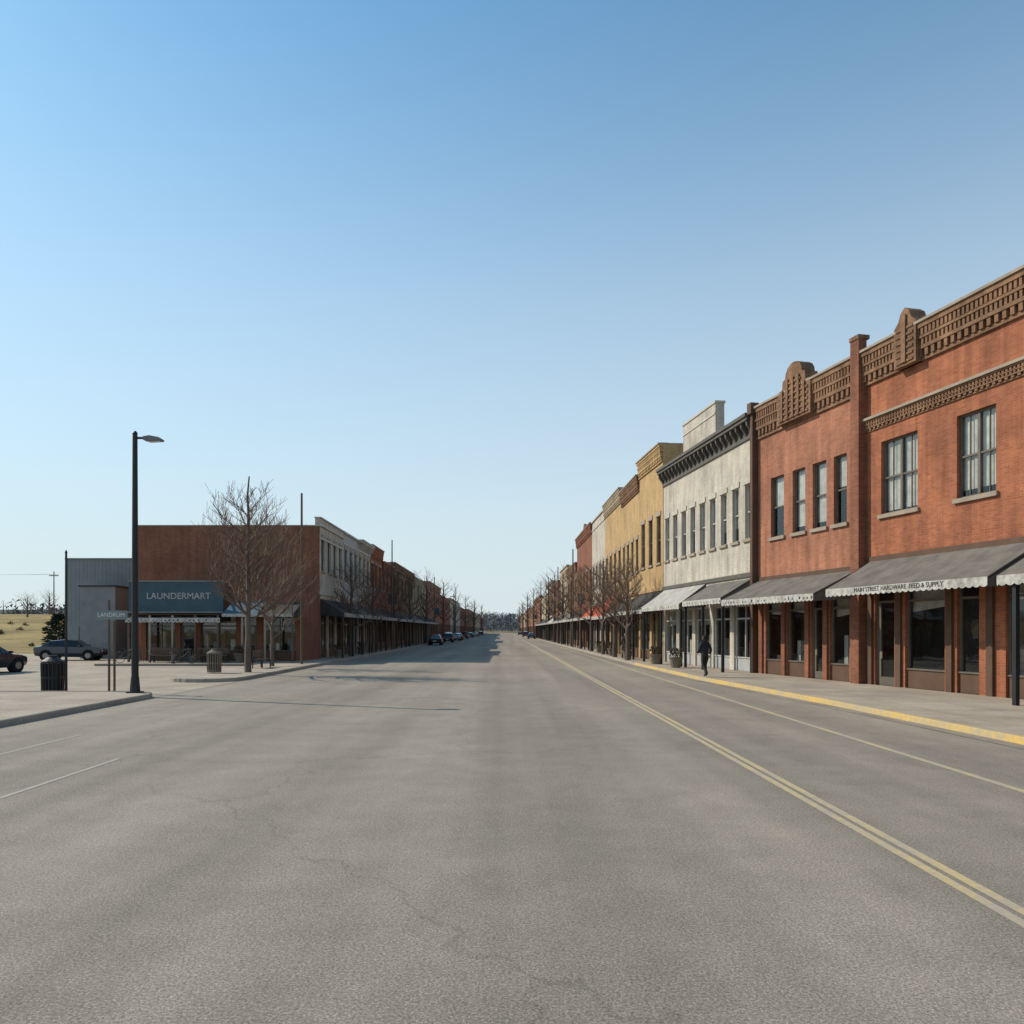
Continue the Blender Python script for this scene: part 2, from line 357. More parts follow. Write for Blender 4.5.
def awning(b, x0, x1, zt, zo, proj, mat, val=VAL, vh=0.28, posts=False, y=0.0, postm=BLACK, scallop=0.25, letter=True):
    th = 0.035; y = y+0.004
    part = 'awning_top_'+mat.name
    n = max(3, int((x1-x0)/0.9))
    sg = [R.uniform(.03, .09) for _ in range(n+1)]
    for k in range(n):
        a = x0+(x1-x0)*k/n; c = x0+(x1-x0)*(k+1)/n; m_ = (a+c)/2
        us = (0, .33, .66, 1)
        for u0, u1 in zip(us[:-1], us[1:]):
            def P(x, u):
                s_ = sg[k] if x == m_ else 0.025
                return (x, y+proj*u, zt+(zo-zt)*u - s_*math.sin(math.pi*u))
            for (xa, xb) in ((a, m_), (m_, c)):
                b.poly(part, mat, [P(xa, u0), P(xa, u1), P(xb, u1), P(xb, u0)])
                q = [P(xa, u0), P(xb, u0), P(xb, u1), P(xa, u1)]
                b.poly(part, mat, [(t[0], t[1], t[2]-th) for t in q])
        b.tube('awning_ribs', BLACK, (a, y, zt-th-0.06), (a, y+proj, zo-th-0.02), 0.015, 0.015, 4)
    for x in (x0, x1):
        b.poly('awning_sides', mat, [(x, y, zt), (x, y+proj, zo), (x, y+proj, zo-vh), (x, y+proj*.5, zo-vh*.8), (x, y, zo-vh*.6)])
    x = x0; yy = y+proj+0.004
    while x < x1-0.01:
        c = min(x+scallop, x1); m = (x+c)/2
        b.poly('valance', val, [(c, yy, zo), (x, yy, zo), (x, yy, zo-vh*0.82), (m-(c-x)*.25, yy, zo-vh*.96), (m, yy, zo-vh), (m+(c-x)*.25, yy, zo-vh*.96), (c, yy, zo-vh*0.82)])
        if letter and R.random() < .8:
            hh = R.uniform(0.35, 0.7)
            b.box('valance_lettering', AWN_D, x+0.06, x+0.06+R.uniform(.03, .1), yy+0.002, yy+0.006, zo-vh*0.66, zo-vh*(0.66-hh*0.6))
        x = c
    b.tube('awning_rail', BLACK, (x0, y+proj-0.02, zo-0.05), (x1, y+proj-0.02, zo-0.05), 0.02, 0.02, 6)
    if posts:
        n = max(1, round((x1-x0)/3.2))
        for k in range(n+1):
            x = x0+0.08+(x1-x0-0.16)*k/n
            b.box('posts', postm, x-0.06, x+0.06, y+proj-0.2, y+proj-0.08, 0.10, zo-0.06)
def blade_sign(b, x, z, w, h, mat):
    b.box('blade_sign', mat, x-.04, x+.04, .25, .25+w, z, z+h); b.box('blade_bracket', BLACK, x-.02, x+.02, .003, .25+w, z+h+.003, z+h+.05)

# ------------------------------------------------------------------ right row
def rs(zc): return (zc-12.0)*1.0241
DR = (-0.221, 1.0)
def rpos(zc): return (19.68-0.221*zc, zc, 0)
LA = rs(29.45)
A = Obj('brick_commercial_building', loc=rpos(12), dirx=DR)
HA = 12.2
opsU = [(rs(c)-w/2, rs(c)+w/2, 6.2, 8.8) for c, w in ((24.22, 1.5), (27.5, 1.8), (20.6, 1.5), (17.2, 1.6), (14, 1.5))]
opsS = [(rs(a), rs(c), d, 3.75) for a, c, d in ((27.7, 28.7, .13), (25.45, 27.2, .13), (24.1, 24.95, .13), (21.2, 23.15, .13), (19.6, 20.7, .13), (16.8, 19.2, .13), (13, 16, .13))]
wall(A, 'front_wall', BRICK_A, 0, LA, 0, HA, opsU+opsS)
for o in opsU: sash(A, *o, FRAME, double=(o[1]-o[0] > 1.4), curtain=R.uniform(0.85, 1.0))
for i, o in enumerate(opsS): shop(A, *o, FRAME, 'door' if i in (0, 4) else 'shop')
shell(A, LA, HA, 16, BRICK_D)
corbel(A, BRICK_T, 0, LA, 11.0, 12.2, 0.26, 0.28)
corbel(A, BRICK_T, 0, LA, 9.3, 9.7, 0.14, 0.22, cap=BRICK_T)
A.box('sign_band', BROWN, 0.05, LA-0.4, 0.002, 0.05, 3.85, 4.75)
def gable(b, gx, m, sc=1.0):
    b.prism('parapet_gable', m, [(gx-0.52*sc, 11.0), (gx-0.52*sc, 12.35), (gx-0.3*sc, 12.55), (gx-0.2*sc, 12.8), (gx, 12.95), (gx+0.2*sc, 12.8), (gx+0.3*sc, 12.55), (gx+0.52*sc, 12.35), (gx+0.52*sc, 11.0)][::-1], -0.31, 0.31)
    for k in range(6):
        z = 11.1+k*.22; b.box('gable_corbels', m, gx-.40*sc, gx+.40*sc, .312, .345, z, z+.08)
    b.box('gable_corbels', m, gx-.1, gx+.1, .346, .38, 11.1, 12.7)
gable(A, rs(26.85), BRICK_T); gable(A, rs(17), BRICK_T)
A.box('pilaster', BRICK_D, LA-0.32, LA+0.16, 0.003, 0.34, 0, 12.75)
A.box('pilaster_cap', BRICK_T, LA-0.35, LA+0.19, -0.1, 0.37, 12.752, 12.9)
awning(A, rs(21.9), rs(28.9), 4.6, 3.55, 1.85, AWN_G, letter=False)
awning(A, rs(13), rs(21.6), 4.65, 3.55, 1.85, AWN_G, letter=False)
for zc in (21.15, 17.5): A.box('awning_posts', BLACK, rs(zc)-0.06, rs(zc)+0.06, 1.65, 1.77, 0.1, 3.48)
for zc in (28.9, 27.45, 25.2, 23.65): A.box('shop_piers', BROWN if zc != 27.45 else BRICK_D, rs(zc)-0.12, rs(zc)+0.12, 0.003, 0.09, 0.1, 3.8)
A.build()
text(A.e, "MAIN STREET HARDWARE  FEED & SUPPLY", .21, (rs(25.4), 1.865, 3.44), (math.pi/2, 0, math.pi), AWN_D, 'valance_lettering')
text(A.e, "ANTIQUES  FURNITURE", .21, (rs(19.5), 1.865, 3.44), (math.pi/2, 0, math.pi), AWN_D, 'valance_lettering')

o0 = 29.45+0.17
LB = rs(36.55)-rs(o0)
B = Obj('brick_commercial_building', loc=(19.68-0.221*o0, o0, 0), dirx=DR)
def sb(zc): return rs(zc)-rs(o0)
HB = 12.2
opsU = [(sb(c)-w/2, sb(c)+w/2, 6.2, 8.85) for c, w in ((30.65, .8), (31.95, .92), (33.35, .92), (34.95, 1.05))]
opsS = [(sb(a), sb(c), .13, 3.6) for a, c in ((30.1, 31.3), (31.7, 32.5), (32.9, 34.2), (34.6, 35.9))]
wall(B, 'front_wall', BRICK_B, 0, LB, 0, HB, opsU+opsS)
for o, cu in zip(opsU, (.45, .9, .9, .5)): sash(B, *o, FRAME, curtain=cu)
for i, o in enumerate(opsS): shop(B, *o, FRAME, 'door' if i == 1 else 'shop')
shell(B, LB, HB, 16, BRICK_D)
corbel(B, BRICK_T, 0.02, LB, 10.8, 12.2, 0.24, 0.3)
B.box('sign_band', BROWN, 0.05, LB-0.08, 0.002, 0.05, 3.7, 4.5)
gx = sb(33.3)
pts = [(-1.2, 10.9), (-1.2, 12.3), (-0.85, 12.35), (-0.8, 12.7)]
for k in range(0, 9):
    t = math.pi*(1-k/8); pts.append((0.62*math.cos(t), 12.75+0.55*math.sin(t)))
pts += [(0.8, 12.7), (0.85, 12.35), (1.2, 12.3), (1.2, 10.9)]
B.prism('parapet_gable', BRICK_T, [(gx+a, c) for a, c in pts][::-1], -0.31, 0.29)
for k in range(7):
    z = 11.0+k*.24; wv = 1.05 if z < 12.2 else .55
    B.box('gable_corbels', BRICK_T, gx-wv, gx+wv, .292, .33, z, z+.09)
for q in (-.8, -.4, 0, .4, .8): B.box('gable_corbels', BRICK_T, gx+q-.07, gx+q+.07, .331, .36, 11.0, 12.3 if abs(q) > .5 else 12.7)
B.box('pilaster', BROWN, LB-0.05, LB+0.16, 0.003, 0.3, 0, 12.0)
B.box('rain_head', BROWN, LB-0.12, LB+0.22, 0.0, 0.42, 12.0, 12.5)
awning(B, 0.02, LB-0.07, 4.35, 3.45, 1.85, AWN_G)
for zc in (31.5, 32.7, 34.4, 36.2): B.box('shop_piers', BRICK_D, sb(zc)-0.14, sb(zc)+0.14, 0.003, 0.09, 0.1, 3.65)
B.build()

def generic(name, pn, pf, H, mat, depth=14, nwin=4, wz=(6.3, 8.6), wfrac=0.5, fm=FRAME, corn='corbel', cmat=None, awn=None,
            side=None, posts=True, nb=None, curtain=0.6, base=None, lint=STONE, proj=1.6, third=None):
    d = Vector((pf[0]-pn[0], pf[1]-pn[1])); L = d.length - 0.02
    b = Obj(name, loc=(pn[0], pn[1], 0), dirx=(d.x, d.y))
    cmat = cmat or mat
    step = L/nwin
    ops = []
    for k in range(nwin):
        c = step*(k+0.5); w = min(1.2, step*wfrac); ops.append((c-w/2, c+w/2, wz[0], wz[1]))
        if third: ops.append((c-w/2, c+w/2, third[0], third[1]))
    nb = nb or max(2, round(L/3.0)); so = []
    for k in range(nb):
        a = L*k/nb+0.25; c = L*(k+1)/nb-0.25
        if k % 2 == 0 and c-a > 2.4: so.append((a, c-1.25, .13, 3.3, 'shop')); so.append((c-1.1, c, .13, 3.3, 'door'))
        else: so.append((a, c, .13, 3.3, 'shop'))
    wall(b, 'front_wall', mat, 0, L, 0, H, ops+[o[:4] for o in so])
    for o in ops: sash(b, *o, fm, curtain=curtain*R.uniform(.5, 1.3) if curtain else 0, lint=lint)
    for o in so: shop(b, *o[:4], fm, o[4], bulk=base or BROWN)
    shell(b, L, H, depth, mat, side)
    if corn == 'corbel': corbel(b, cmat, 0, L, H-1.1, H, 0.25, 0.4)
    elif corn == 'bracket': bracketed(b, cmat, 0, L, H-0.95, H+0.12, 0.5, 0.62)
    else: b.box('cornice_cap', cmat, 0, L, -0.33, 0.12, H+0.001, H+0.16); b.box('cornice', cmat, 0, L, 0.002, 0.06, H-0.9, H-0.75)
    b.box('belt_course', cmat, 0, L, 0.002, 0.08, 4.6, 4.8)
    if awn:
        for (f0, f1, m, zt, zo) in awn:
            awning(b, L*f0, L*f1, zt, zo, proj, m, posts=posts, scallop=0.4)
    return b, L

Wb, L = generic('white_commercial_building', (11.55, 36.75), (9.95, 50.0), 12.0, BRICK_W, nwin=9, wz=(6.4, 9.0), wfrac=0.52, fm=FRAMEL,
   corn='bracket', cmat=CORN_DK, awn=[(0.03, 0.42, AWN_G, 4.5, 3.6), (0.46, 0.98, AWN_L, 4.6, 3.5)], curtain=0.9, nb=5, posts=True, base=GREYL, lint=CORN_LT, proj=1.5)
Wb.box('rooftop_parapet_block', BRICK_W, 6.3, 11.4, -1.1, -0.6, 11.2, 14.4)
Wb.box('rooftop_block_cap', CORN_LT, 6.25, 11.45, -1.15, -0.55, 14.402, 14.52)
Wb.box('rooftop_block_band', CORN_LT, 6.3, 11.4, -0.598, -0.56, 13.8, 13.9)
Wb.build()
pts = [(9.93, 50.05), (9.5, 56.2), (9.4, 64), (9.3, 74), (9.2, 84), (9.1, 100.5), (9.0, 115), (9.0, 130), (8.95, 147), (8.9, 165), (8.85, 198), (8.8, 236), (8.8, 290), (8.8, 350), (8.8, 420), (8.8, 480)]
specs = [
 ('yellow_brick_building', 13.8, BRICK_Y, dict(nwin=3, corn='corbel', cmat=BRICK_Y, wz=(6.4, 9.4), awn=[(.02, .98, AWN_D, 4.6, 3.4)])),
 ('yellow_brick_building', 13.0, BRICK_Y, dict(nwin=4, corn='corbel', cmat=BRICK_T, awn=[(.02, .98, AWN_D, 4.4, 3.4)])),
 ('cream_brick_building', 13.5, BRICK_Y, dict(nwin=4, corn='corbel', cmat=BRICK_G, awn=[(.02, .98, AWN_R, 5.0, 3.3)])),
 ('white_commercial_building', 13.3, BRICK_W, dict(nwin=4, corn='plain', cmat=CORN_LT, awn=[(.02, .98, AWN_R, 4.6, 3.4)])),
 ('brick_commercial_building', 13.4, BRICK_D, dict(nwin=5, corn='corbel', awn=[(.02, .98, AWN_D, 4.4, 3.4)])),
 ('brick_commercial_building', 10.6, BRICK_T, dict(nwin=4, corn='corbel', awn=[(.02, .98, AWN_G, 4.4, 3.4)])),
 ('cream_brick_building', 11.4, BRICK_G, dict(nwin=4, corn='plain', awn=[(.02, .98, AWN_D, 4.4, 3.4)])),
 ('brick_commercial_building', 10.2, BRICK_D, dict(nwin=5, corn='corbel', awn=[(.02, .98, AWN_L, 4.4, 3.4)])),
 ('brick_commercial_building', 11.2, BRICK_T, dict(nwin=5, corn='bracket', cmat=CORN_LT, awn=[(.02, .98, AWN_D, 4.4, 3.4)])),
 ('cream_brick_building', 9.6, BRICK_G, dict(nwin=6, corn='plain', awn=[(.02, .98, AWN_D, 4.4, 3.4)])),
 ('brick_commercial_building', 10.6, BRICK_D, dict(nwin=6, corn='corbel')),
 ('brick_commercial_building', 9.3, BRICK_T, dict(nwin=7, corn='plain')),
 ('brick_commercial_building', 9.8, BRICK_D, dict(nwin=7, corn='plain')),
 ('cream_brick_building', 9.0, BRICK_G, dict(nwin=7, corn='plain')),
 ('brick_commercial_building', 9.0, BRICK_D, dict(nwin=7, corn='plain')),
]
for i, (nm, H, m, kw) in enumerate(specs):
    b, L = generic(nm, pts[i], pts[i+1], H, m, proj=1.3, **kw)
    if i == 4: b.prism('gable', BRICK_D, [(L*.4, H+.1), (L*.5, H+1), (L*.6, H+.1)][::-1], -0.3, 0)
    if i % 2 == 0 and i > 0: blade_sign(b, L*.3, 5.0, .8, 1.1, (WOOD, TEAL, FRAMEL)[i % 3])
    if i in (1, 5, 8): b.box('rooftop_vent', GREYL, L*.4, L*.4+.8, -3, -2.2, H-.8, H+.5)
    b.build()

# ------------------------------------------------------------------ left row
lz = [55.8, 63.9, 70.4, 76.6, 84, 92, 112.5, 134, 159, 188, 230, 280, 334, 414, 480]
lspecs = [
 ('white_commercial_building', 9.4, BRICK_W, dict(nwin=4, corn='none', cmat=CORN_LT, side=BRICK_D, awn=[(.02, .98, AWN_D, 4.3, 3.3)], depth=13)),
 ('white_commercial_building', 9.9, GREYL, dict(nwin=3, corn='plain', cmat=CORN_LT, awn=[(.02, .98, AWN_G, 4.3, 3.3)])),
 ('white_commercial_building', 10.0, BRICK_W, dict(nwin=3, corn='bracket', cmat=CORN_LT, awn=[(.02, .98, AWN_G, 4.3, 3.3)])),
 ('brick_commercial_building', 10.3, BRICK_A, dict(nwin=3, corn='corbel', awn=[(.02, .98, AWN_D, 4.3, 3.3)])),
 ('brick_commercial_building', 9.3, BRICK_D, dict(nwin=3, corn='corbel', awn=[(.02, .98, AWN_D, 4.3, 3.3)])),
 ('brick_commercial_building', 9.9, BRICK_T, dict(nwin=6, corn='corbel', awn=[(.02, .98, AWN_G, 4.3, 3.3)])),
 ('cream_brick_building', 9.6, BRICK_G, dict(nwin=5, corn='corbel', awn=[(.02, .98, AWN_D, 4.3, 3.3)])),
 ('brick_commercial_building', 10.3, BRICK_B, dict(nwin=5, corn='corbel')),
 ('brick_commercial_building', 9.0, BRICK_A, dict(nwin=5, corn='plain')),
 ('white_commercial_building', 9.6, BRICK_W, dict(nwin=6, corn='plain')),
 ('brick_commercial_building', 8.6, BRICK_D, dict(nwin=6, corn='plain')),
 ('brick_commercial_building', 9.4, BRICK_T, dict(nwin=6, corn='plain')),
 ('cream_brick_building', 8.4, BRICK_G, dict(nwin=6, corn='plain')),
 ('brick_commercial_building', 8.4, BRICK_D, dict(nwin=6, corn='plain')),
]
for i, (nm, H, m, kw) in enumerate(lspecs):
    kw = dict(kw); c0 = kw.pop('corn')
    b, L = generic(nm, (-13, lz[i+1]), (-13, lz[i]+0.01), H, m, proj=1.7, corn='plain' if c0 == 'none' else c0, **kw)
    if i == 0:
        b.box('false_front', BRICK_W, 0.02, L+.02, -0.32, 0.03, H+.162, H+.55)
        b.box('false_front_cap', CORN_LT, 0.0, L+.06, -0.36, 0.12, H+.552, H+.64)
    if i in (3, 6): b.box('chimney', BRICK_D, L*.3, L*.3+1, -4, -3, H-.5, H+1.4)
    if i in (2, 4, 7): blade_sign(b, L*.6, 4.9, .9, 1.1, (WOOD, TEAL, FRAMEL)[i % 3])
    b.build()

# low shop with teal sign
S = Obj('storefront_with_sign', loc=(-12.9, 51.0, 0), dirx=(-1, 0))
LS = 10.4
so = [(0.5, 2.6, .13, 3.0), (3.0, 4.0, .13, 3.0), (4.3, 6.6, .13, 3.0), (6.9, 7.9, .13, 3.0), (8.2, 10.1, .13, 3.0)]
wall(S, 'front_wall', BRICK_D, 0, LS, 0, 4.6, so)
for i, o in enumerate(so): shop(S, *o, FRAME, 'door' if i in (1, 3) else 'shop')
S.poly('interior_dark_plane', DARK, [(LS-.3, -1.8, 0.13), (.3, -1.8, 0.13), (.3, -1.8, 4.0), (LS-.3, -1.8, 4.0)])
S.box('interior_floor', BROWN, .3, LS-.3, -1.8, -.3, 0, .14)
S.box('side_walls', BRICK_D, 0, .3, -4.6, -.001, 0, 4.597); S.box('side_walls', BRICK_D, LS-.3, LS, -4.6, -.001, 0, 4.597)
S.box('roof', ROOF, .3, LS-.3, -4.6, -.01, 4.2, 4.4)
S.box('sign_board', TEAL, 4.65, LS+0.1, 1.3, 1.5, 3.25, 5.1)
S.box('sign_trim', GREYP, 4.6, LS+0.15, 1.25, 1.55, 5.102, 5.18); S.box('sign_trim', GREYP, 4.6, LS+0.15, 1.25, 1.55, 3.17, 3.248)
for x in (5, 7.5, 10.2): S.box('sign_struts', BLACK, x-.05, x+.05, 0.01, 1.3, 4.2, 4.3)
S.box('porch_roof', WOOD, 0.05, LS, 0.01, 1.24, 3.02, 3.12)
awning(S, 4.65, LS+.1, 3.15, 2.85, 2.0, AWN_D, val=VAL, vh=.3)
awning(S, 0.1, 2.2, 3.9, 3.1, 2.1, AWN_D, val=AWN_D, vh=.2, letter=False)
awning(S, 2.3, 4.5, 4.0, 3.1, 2.1, AWN_B, val=AWN_B, vh=.2, letter=False)
for x in (0.2, 1.9, 3.3, 4.8, 6.2, 7.6, 9.0, 10.3):
    S.box('porch_posts_'+('light' if int(x) % 2 else 'wood'), STONE if int(x) % 2 else WOOD, x-.06, x+.06, 1.85, 1.97, 0.1, 3.0)
for x in (5.0, 6.4, 7.8, 9.2): S.box('porch_rail', WOOD, x, x+1.1, 1.88, 1.93, .9, .97)
for k in range(36): S.box('porch_balusters', WOOD, 5.02+k*.145, 5.05+k*.145, 1.89, 1.92, .13, .9)
S.build()
text(S.e, "LAUNDERMART", 0.56, (7.4, 1.51, 4.2), (math.pi/2, 0, math.pi), FRAMEL)

# grey building
G = Obj('grey_metal_building', loc=(-28.8, 62, 0), dirx=(-1, 0))
wall(G, 'front_wall', GREYP, 0, 5.4, 0, 7.6, [(3.4, 4.4, .1, 2.4)])
sash(G, 3.4, 4.4, .1, 2.4, FRAMEL, curtain=0, sill=None)
G.box('side_walls', GREYP, 0, .25, -22, -.001, 0, 7.59); G.box('side_walls', GREYP, 5.15, 5.4, -22, -.001, 0, 7.59)
G.box('roof', ROOF, .25, 5.15, -22, -.01, 7.2, 7.4); G.box('interior_dark_plane', DARK, .3, 5.1, -1.6, -1.5, 0, 7)
G.box('roof_trim', GREYP, -.05, 5.45, -.2, .08, 7.602, 7.7)
for k in range(18): G.box('wall_ribs', GREYP, .15+k*.3, .17+k*.3, .002, .01, 2.6, 7.6)
G.box('annex', GREYP, -.0, 2.6, .05, 3.2, 0, 5.3); G.box('annex_roof', ROOF, -.1, 2.7, .04, 3.3, 5.302, 5.4)
G.build()

# ------------------------------------------------------------------ ground
def sm(t): t = max(0, min(1, t)); return t*t*(3-2*t)
def gh(x, y):
    h = 0
    if x < 0: h += 6.0*sm((y-72)/120)*sm((-x-36)/30)
    if x < -60: h += 2.5*sm((y-200)/500)
    h += 15*sm((y-530)/330)
    h += 1.2*noise.noise(Vector((x*0.01, y*0.01, 0)))*sm((y-90)/100)*(1 if abs(x) > 45 or y > 540 else 0)*sm((abs(x)-40)/40 if y < 540 else 1)
    if x > 30: h += 5*sm((x-60)/200)
    return h
xs = [-2600, -1800, -1200, -800, -550, -400, -300] + list(range(-240, 241, 8)) + [300, 400, 550, 800, 1200, 1800, 2600]
ys = [-600, -300, -150, -80, -40] + list(range(-20, 260, 8)) + list(range(270, 900, 18)) + [1000, 1200, 1500, 2000, 3000, 4200]
V = [(x, y, gh(x, y)-0.012) for y in ys for x in xs]; nx = len(xs)
F = [(j*nx+i, j*nx+i+1, (j+1)*nx+i+1, (j+1)*nx+i) for j in range(len(ys)-1) for i in range(nx-1)]
single('ground', mat_ground(), V, F)
def sheet(name, mat, poly, z): return single(name, mat, [(x, y, z) for x, y in poly], [tuple(range(len(poly)))])
sheet('parking_lot_pavement', LOT, [(-70, -15), (-9, -15), (-9, 70), (-70, 70)], -0.006)
sheet('road', ASPH, [(-11.0, -25), (12, -25), (12, 520), (-11.0, 520)], 0.0)

def strip(name, mat, xfun, y0, y1, w, z, step=8.0):
    V = []; y = y0; n = 0
    while True:
        V += [(xfun(y)-w/2, y, z), (xfun(y)+w/2, y, z)]; n += 1
        if y >= y1: break
        y = min(y+step, y1)
    F = [(2*i, 2*i+1, 2*i+3, 2*i+2) for i in range(n-1)]
    return single(name, mat, V, F)
wob = lambda y: 0.02*math.sin(y*0.13)
strip('centre_line_marking', LINEY, lambda y: 3.69+wob(y), -5, 500, 0.1, 0.004)
strip('centre_line_marking', LINEY, lambda y: 3.85+wob(y), -5, 500, 0.1, 0.004)
strip('parking_line_marking', LINEY2, lambda y: 6.72+wob(y+3), -5, 420, 0.13, 0.004)
strip('white_line_marking', LINEW, lambda y: -6.3, 7.0, 13.0, 0.08, 0.004)
strip('white_line_marking', LINEW, lambda y: -8.5, 12.0, 16.0, 0.08, 0.004)

kp = [(10.2, -5), (9.75, 8), (9.45, 14.5), (9.05, 22.3), (8.1, 33.4), (7.75, 48), (7.45, 83), (7.4, 120), (7.4, 480)]
def kerb_line(name, mat, pl, w, z, inner=1):
    V = []; F = []; n = len(pl)
    for i, (x, y) in enumerate(pl):
        a = Vector(pl[max(0, i-1)]); c = Vector(pl[min(n-1, i+1)]); t = (c-a).normalized(); nrm = Vector((t.y, -t.x))*inner
        q = Vector((x, y)); o = q+nrm*w
        V += [(q.x, q.y, -.02), (q.x+nrm.x*0.02, q.y+nrm.y*0.02, z-0.02), (q.x+nrm.x*0.05, q.y+nrm.y*0.05, z), (o.x, o.y, z), (o.x, o.y, -.02)]
    for i in range(n-1):
        for k in range(4):
            F.append((5*i+k, 5*i+k+1, 5*i+5+k+1, 5*i+5+k))
    F.append((0, 1, 2, 3, 4)); F.append(tuple(5*(n-1)+k for k in (4, 3, 2, 1, 0)))
    return single(name, mat, V, F)
kerb_line('kerb', KERBY, kp[:6], 0.16, 0.14)
kerb_line('kerb', KERB, kp[5:], 0.16, 0.137)
fl = [(20.8, -5), (17.03, 12), (13.29, 28.9), (11.5, 37), (9.95, 50), (9.5, 56.2), (9.4, 64), (9.1, 100), (8.9, 160), (8.8, 480)]
sw = [(x+0.16, y) for x, y in kp] + [(x+0.35, y) for x, y in fl[::-1]]
sheet('sidewalk', CONC, sw, 0.13)
GUT = mat_concrete('gutter_concrete', (0.30, 0.255, 0.205), 3.0)
def offs(pl, d): return [(x+d, y) for x, y in pl]
sheet('gutter', GUT, offs(kp, -0.38)+offs(kp, 0.01)[::-1], 0.008)

def slab(name, outline, z=0.13):
    n = len(outline)
    V = [(x, y, z) for x, y in outline]+[(x, y, -.02) for x, y in outline]
    F = [tuple(range(n))]+[(i, n+i, n+(i+1) % n, (i+1) % n) for i in range(n)]
    single(name, CONC, V, F)
def arc(cx, cy, r, a0, a1, n=6): return [(cx+r*math.cos(math.radians(a0+(a1-a0)*k/n)), cy+r*math.sin(math.radians(a0+(a1-a0)*k/n))) for k in range(n+1)]
slab('sidewalk', [(-10.95, -5)] + arc(-12.2, 24.3, 1.3, 0, 90) + [(-24, 25.6), (-24, 21.5), (-14.8, 21.5), (-14.8, -5)])
kerb_line('kerb', KERB, [(-10.9, -5)] + arc(-12.2, 24.3, 1.33, 0, 90) + [(-24, 25.63)], 0.17, 0.145, inner=-1)
slab('sidewalk', [(-24, 52)] + [(-24, 46.5), (-14.2, 46.5), (-14.2, 35)] + arc(-12.4, 33.4, 1.5, 180, 360) + [(-10.9, 480), (-13.2, 480), (-13.2, 52)])
kerb_line('kerb', KERB, arc(-12.4, 33.4, 1.53, 200, 360)+[(-10.86, 60), (-10.86, 200), (-10.86, 480)], 0.17, 0.145, inner=-1)

# ------------------------------------------------------------------ trees
def tree_segments(rng, base, H, spread, lean=0.0, trunk_r=0.13, levels=3, start=0.33, nb=14, taper=0.65, umax=.97):
    segs = []
    def grow(p, d, L, r, lev):
        n = 4 if lev else 3; q = p; dd = d.copy()
        for k in range(n):
            dd = (dd + Vector((rng.uniform(-.18, .18), rng.uniform(-.18, .18), rng.uniform(-.02, .14)))).normalized()
            r0 = r*(1-k/n*0.75); r1 = r*(1-(k+1)/n*0.75)
            q2 = q+dd*(L/n); segs.append((q, q2, max(r0, .006), max(r1, .005), lev))
            if lev < levels:
                for j in range(rng.choice((1, 2, 2))):
                    a = rng.uniform(0, 6.28); side = Vector((math.cos(a), math.sin(a), rng.uniform(.1, .7))).normalized()
                    nd = (dd*0.75+side*0.75).normalized()
                    grow(q2, nd, L*rng.uniform(.4, .62), r1*0.6, lev+1)
            q = q2
    p = Vector(base); top = p+Vector((lean*H, 0, H)); K = 10; prev = p
    for k in range(K):
        q = p.lerp(top, (k+1)/K)+Vector((rng.uniform(-.04, .04), rng.uniform(-.04, .04), 0))
        segs.append((prev, q, trunk_r*(1-k/K*0.8), trunk_r*(1-(k+1)/K*0.8), 0)); prev = q
    for k in range(nb):
        u = start+(umax-start)*(k+rng.random()*.6)/nb
        q = p.lerp(top, u); a = k*2.4+rng.uniform(-.4, .4)
        d = Vector((math.cos(a), math.sin(a), rng.uniform(.45, 1.0))).normalized()
        grow(q, d, spread*(1.15-taper*(u-start)/(1-start))*rng.uniform(.75, 1.15), trunk_r*(1-u)*.5+.012, 1)
    return segs
def bare_tree(name, x, y, H, spread, seed, trunk_r=0.13, levels=3, nb=14, z=0.13, start=.33, thick=1.0, tw=1.0, taper=.65, umax=.97):
    rng = random.Random(seed); t = Obj(name, loc=(x, y, z))
    for (a, c, r0, r1, lev) in tree_segments(rng, (0, 0, -0.05), H, spread, trunk_r=trunk_r, levels=levels, nb=nb, start=start, taper=taper, umax=umax):
        k = thick if lev < 2 else thick*tw
        t.tube('trunk_and_limbs' if lev < 2 else 'twigs', BARK if lev < 2 else TWIG, a, c, r0*k, r1*k, 7 if lev == 0 else (4 if lev == 1 else 3), cap=False)
    return t.build()
bare_tree('bare_tree', -12.0, 37.2, 9.2, 2.8, 21, trunk_r=0.17, nb=28, start=.25, tw=1.4, taper=1.0, umax=.85)
bare_tree('bare_tree', -12.7, 43.5, 6.8, 2.4, 4, trunk_r=0.11, nb=20, start=.22, tw=1.4)
i = 10
for (x, y, H) in ((-11.6, 60, 6.5), (-11.6, 70, 7), (-11.6, 83, 8), (-11.6, 97, 8.5), (-11.6, 118, 10), (-11.6, 150, 11), (-11.6, 185, 12), (-11.7, 235, 12), (-11.6, 300, 13), (-11.5, 390, 14),
                  (8.0, 52, 6.0), (8.0, 58, 6.5), (8.0, 65, 7), (8.0, 74, 7.5), (8.0, 84, 8), (8.0, 96, 9.0), (8.1, 112, 10), (8.1, 130, 11), (8.2, 150, 12), (8.2, 182, 13), (8.2, 228, 14), (8.2, 290, 15), (8.2, 370, 15), (8.2, 450, 15)):
    bare_tree('bare_tree', x, y, H, 1.9 if y < 100 else 3.0, i, levels=2 if y > 100 else 3, nb=20, thick=1.6 if y < 100 else (2.6 if y < 250 else 4.2), start=.3, trunk_r=.12); i += 1
for (x, y, H) in ((-88, 165, 4.5), (-103, 180, 5), (-96, 160, 4)):
    bare_tree('bare_tree', x, y, H, 2.6, i, levels=2, nb=16, z=gh(x, y), start=.25, thick=1.6); i += 1
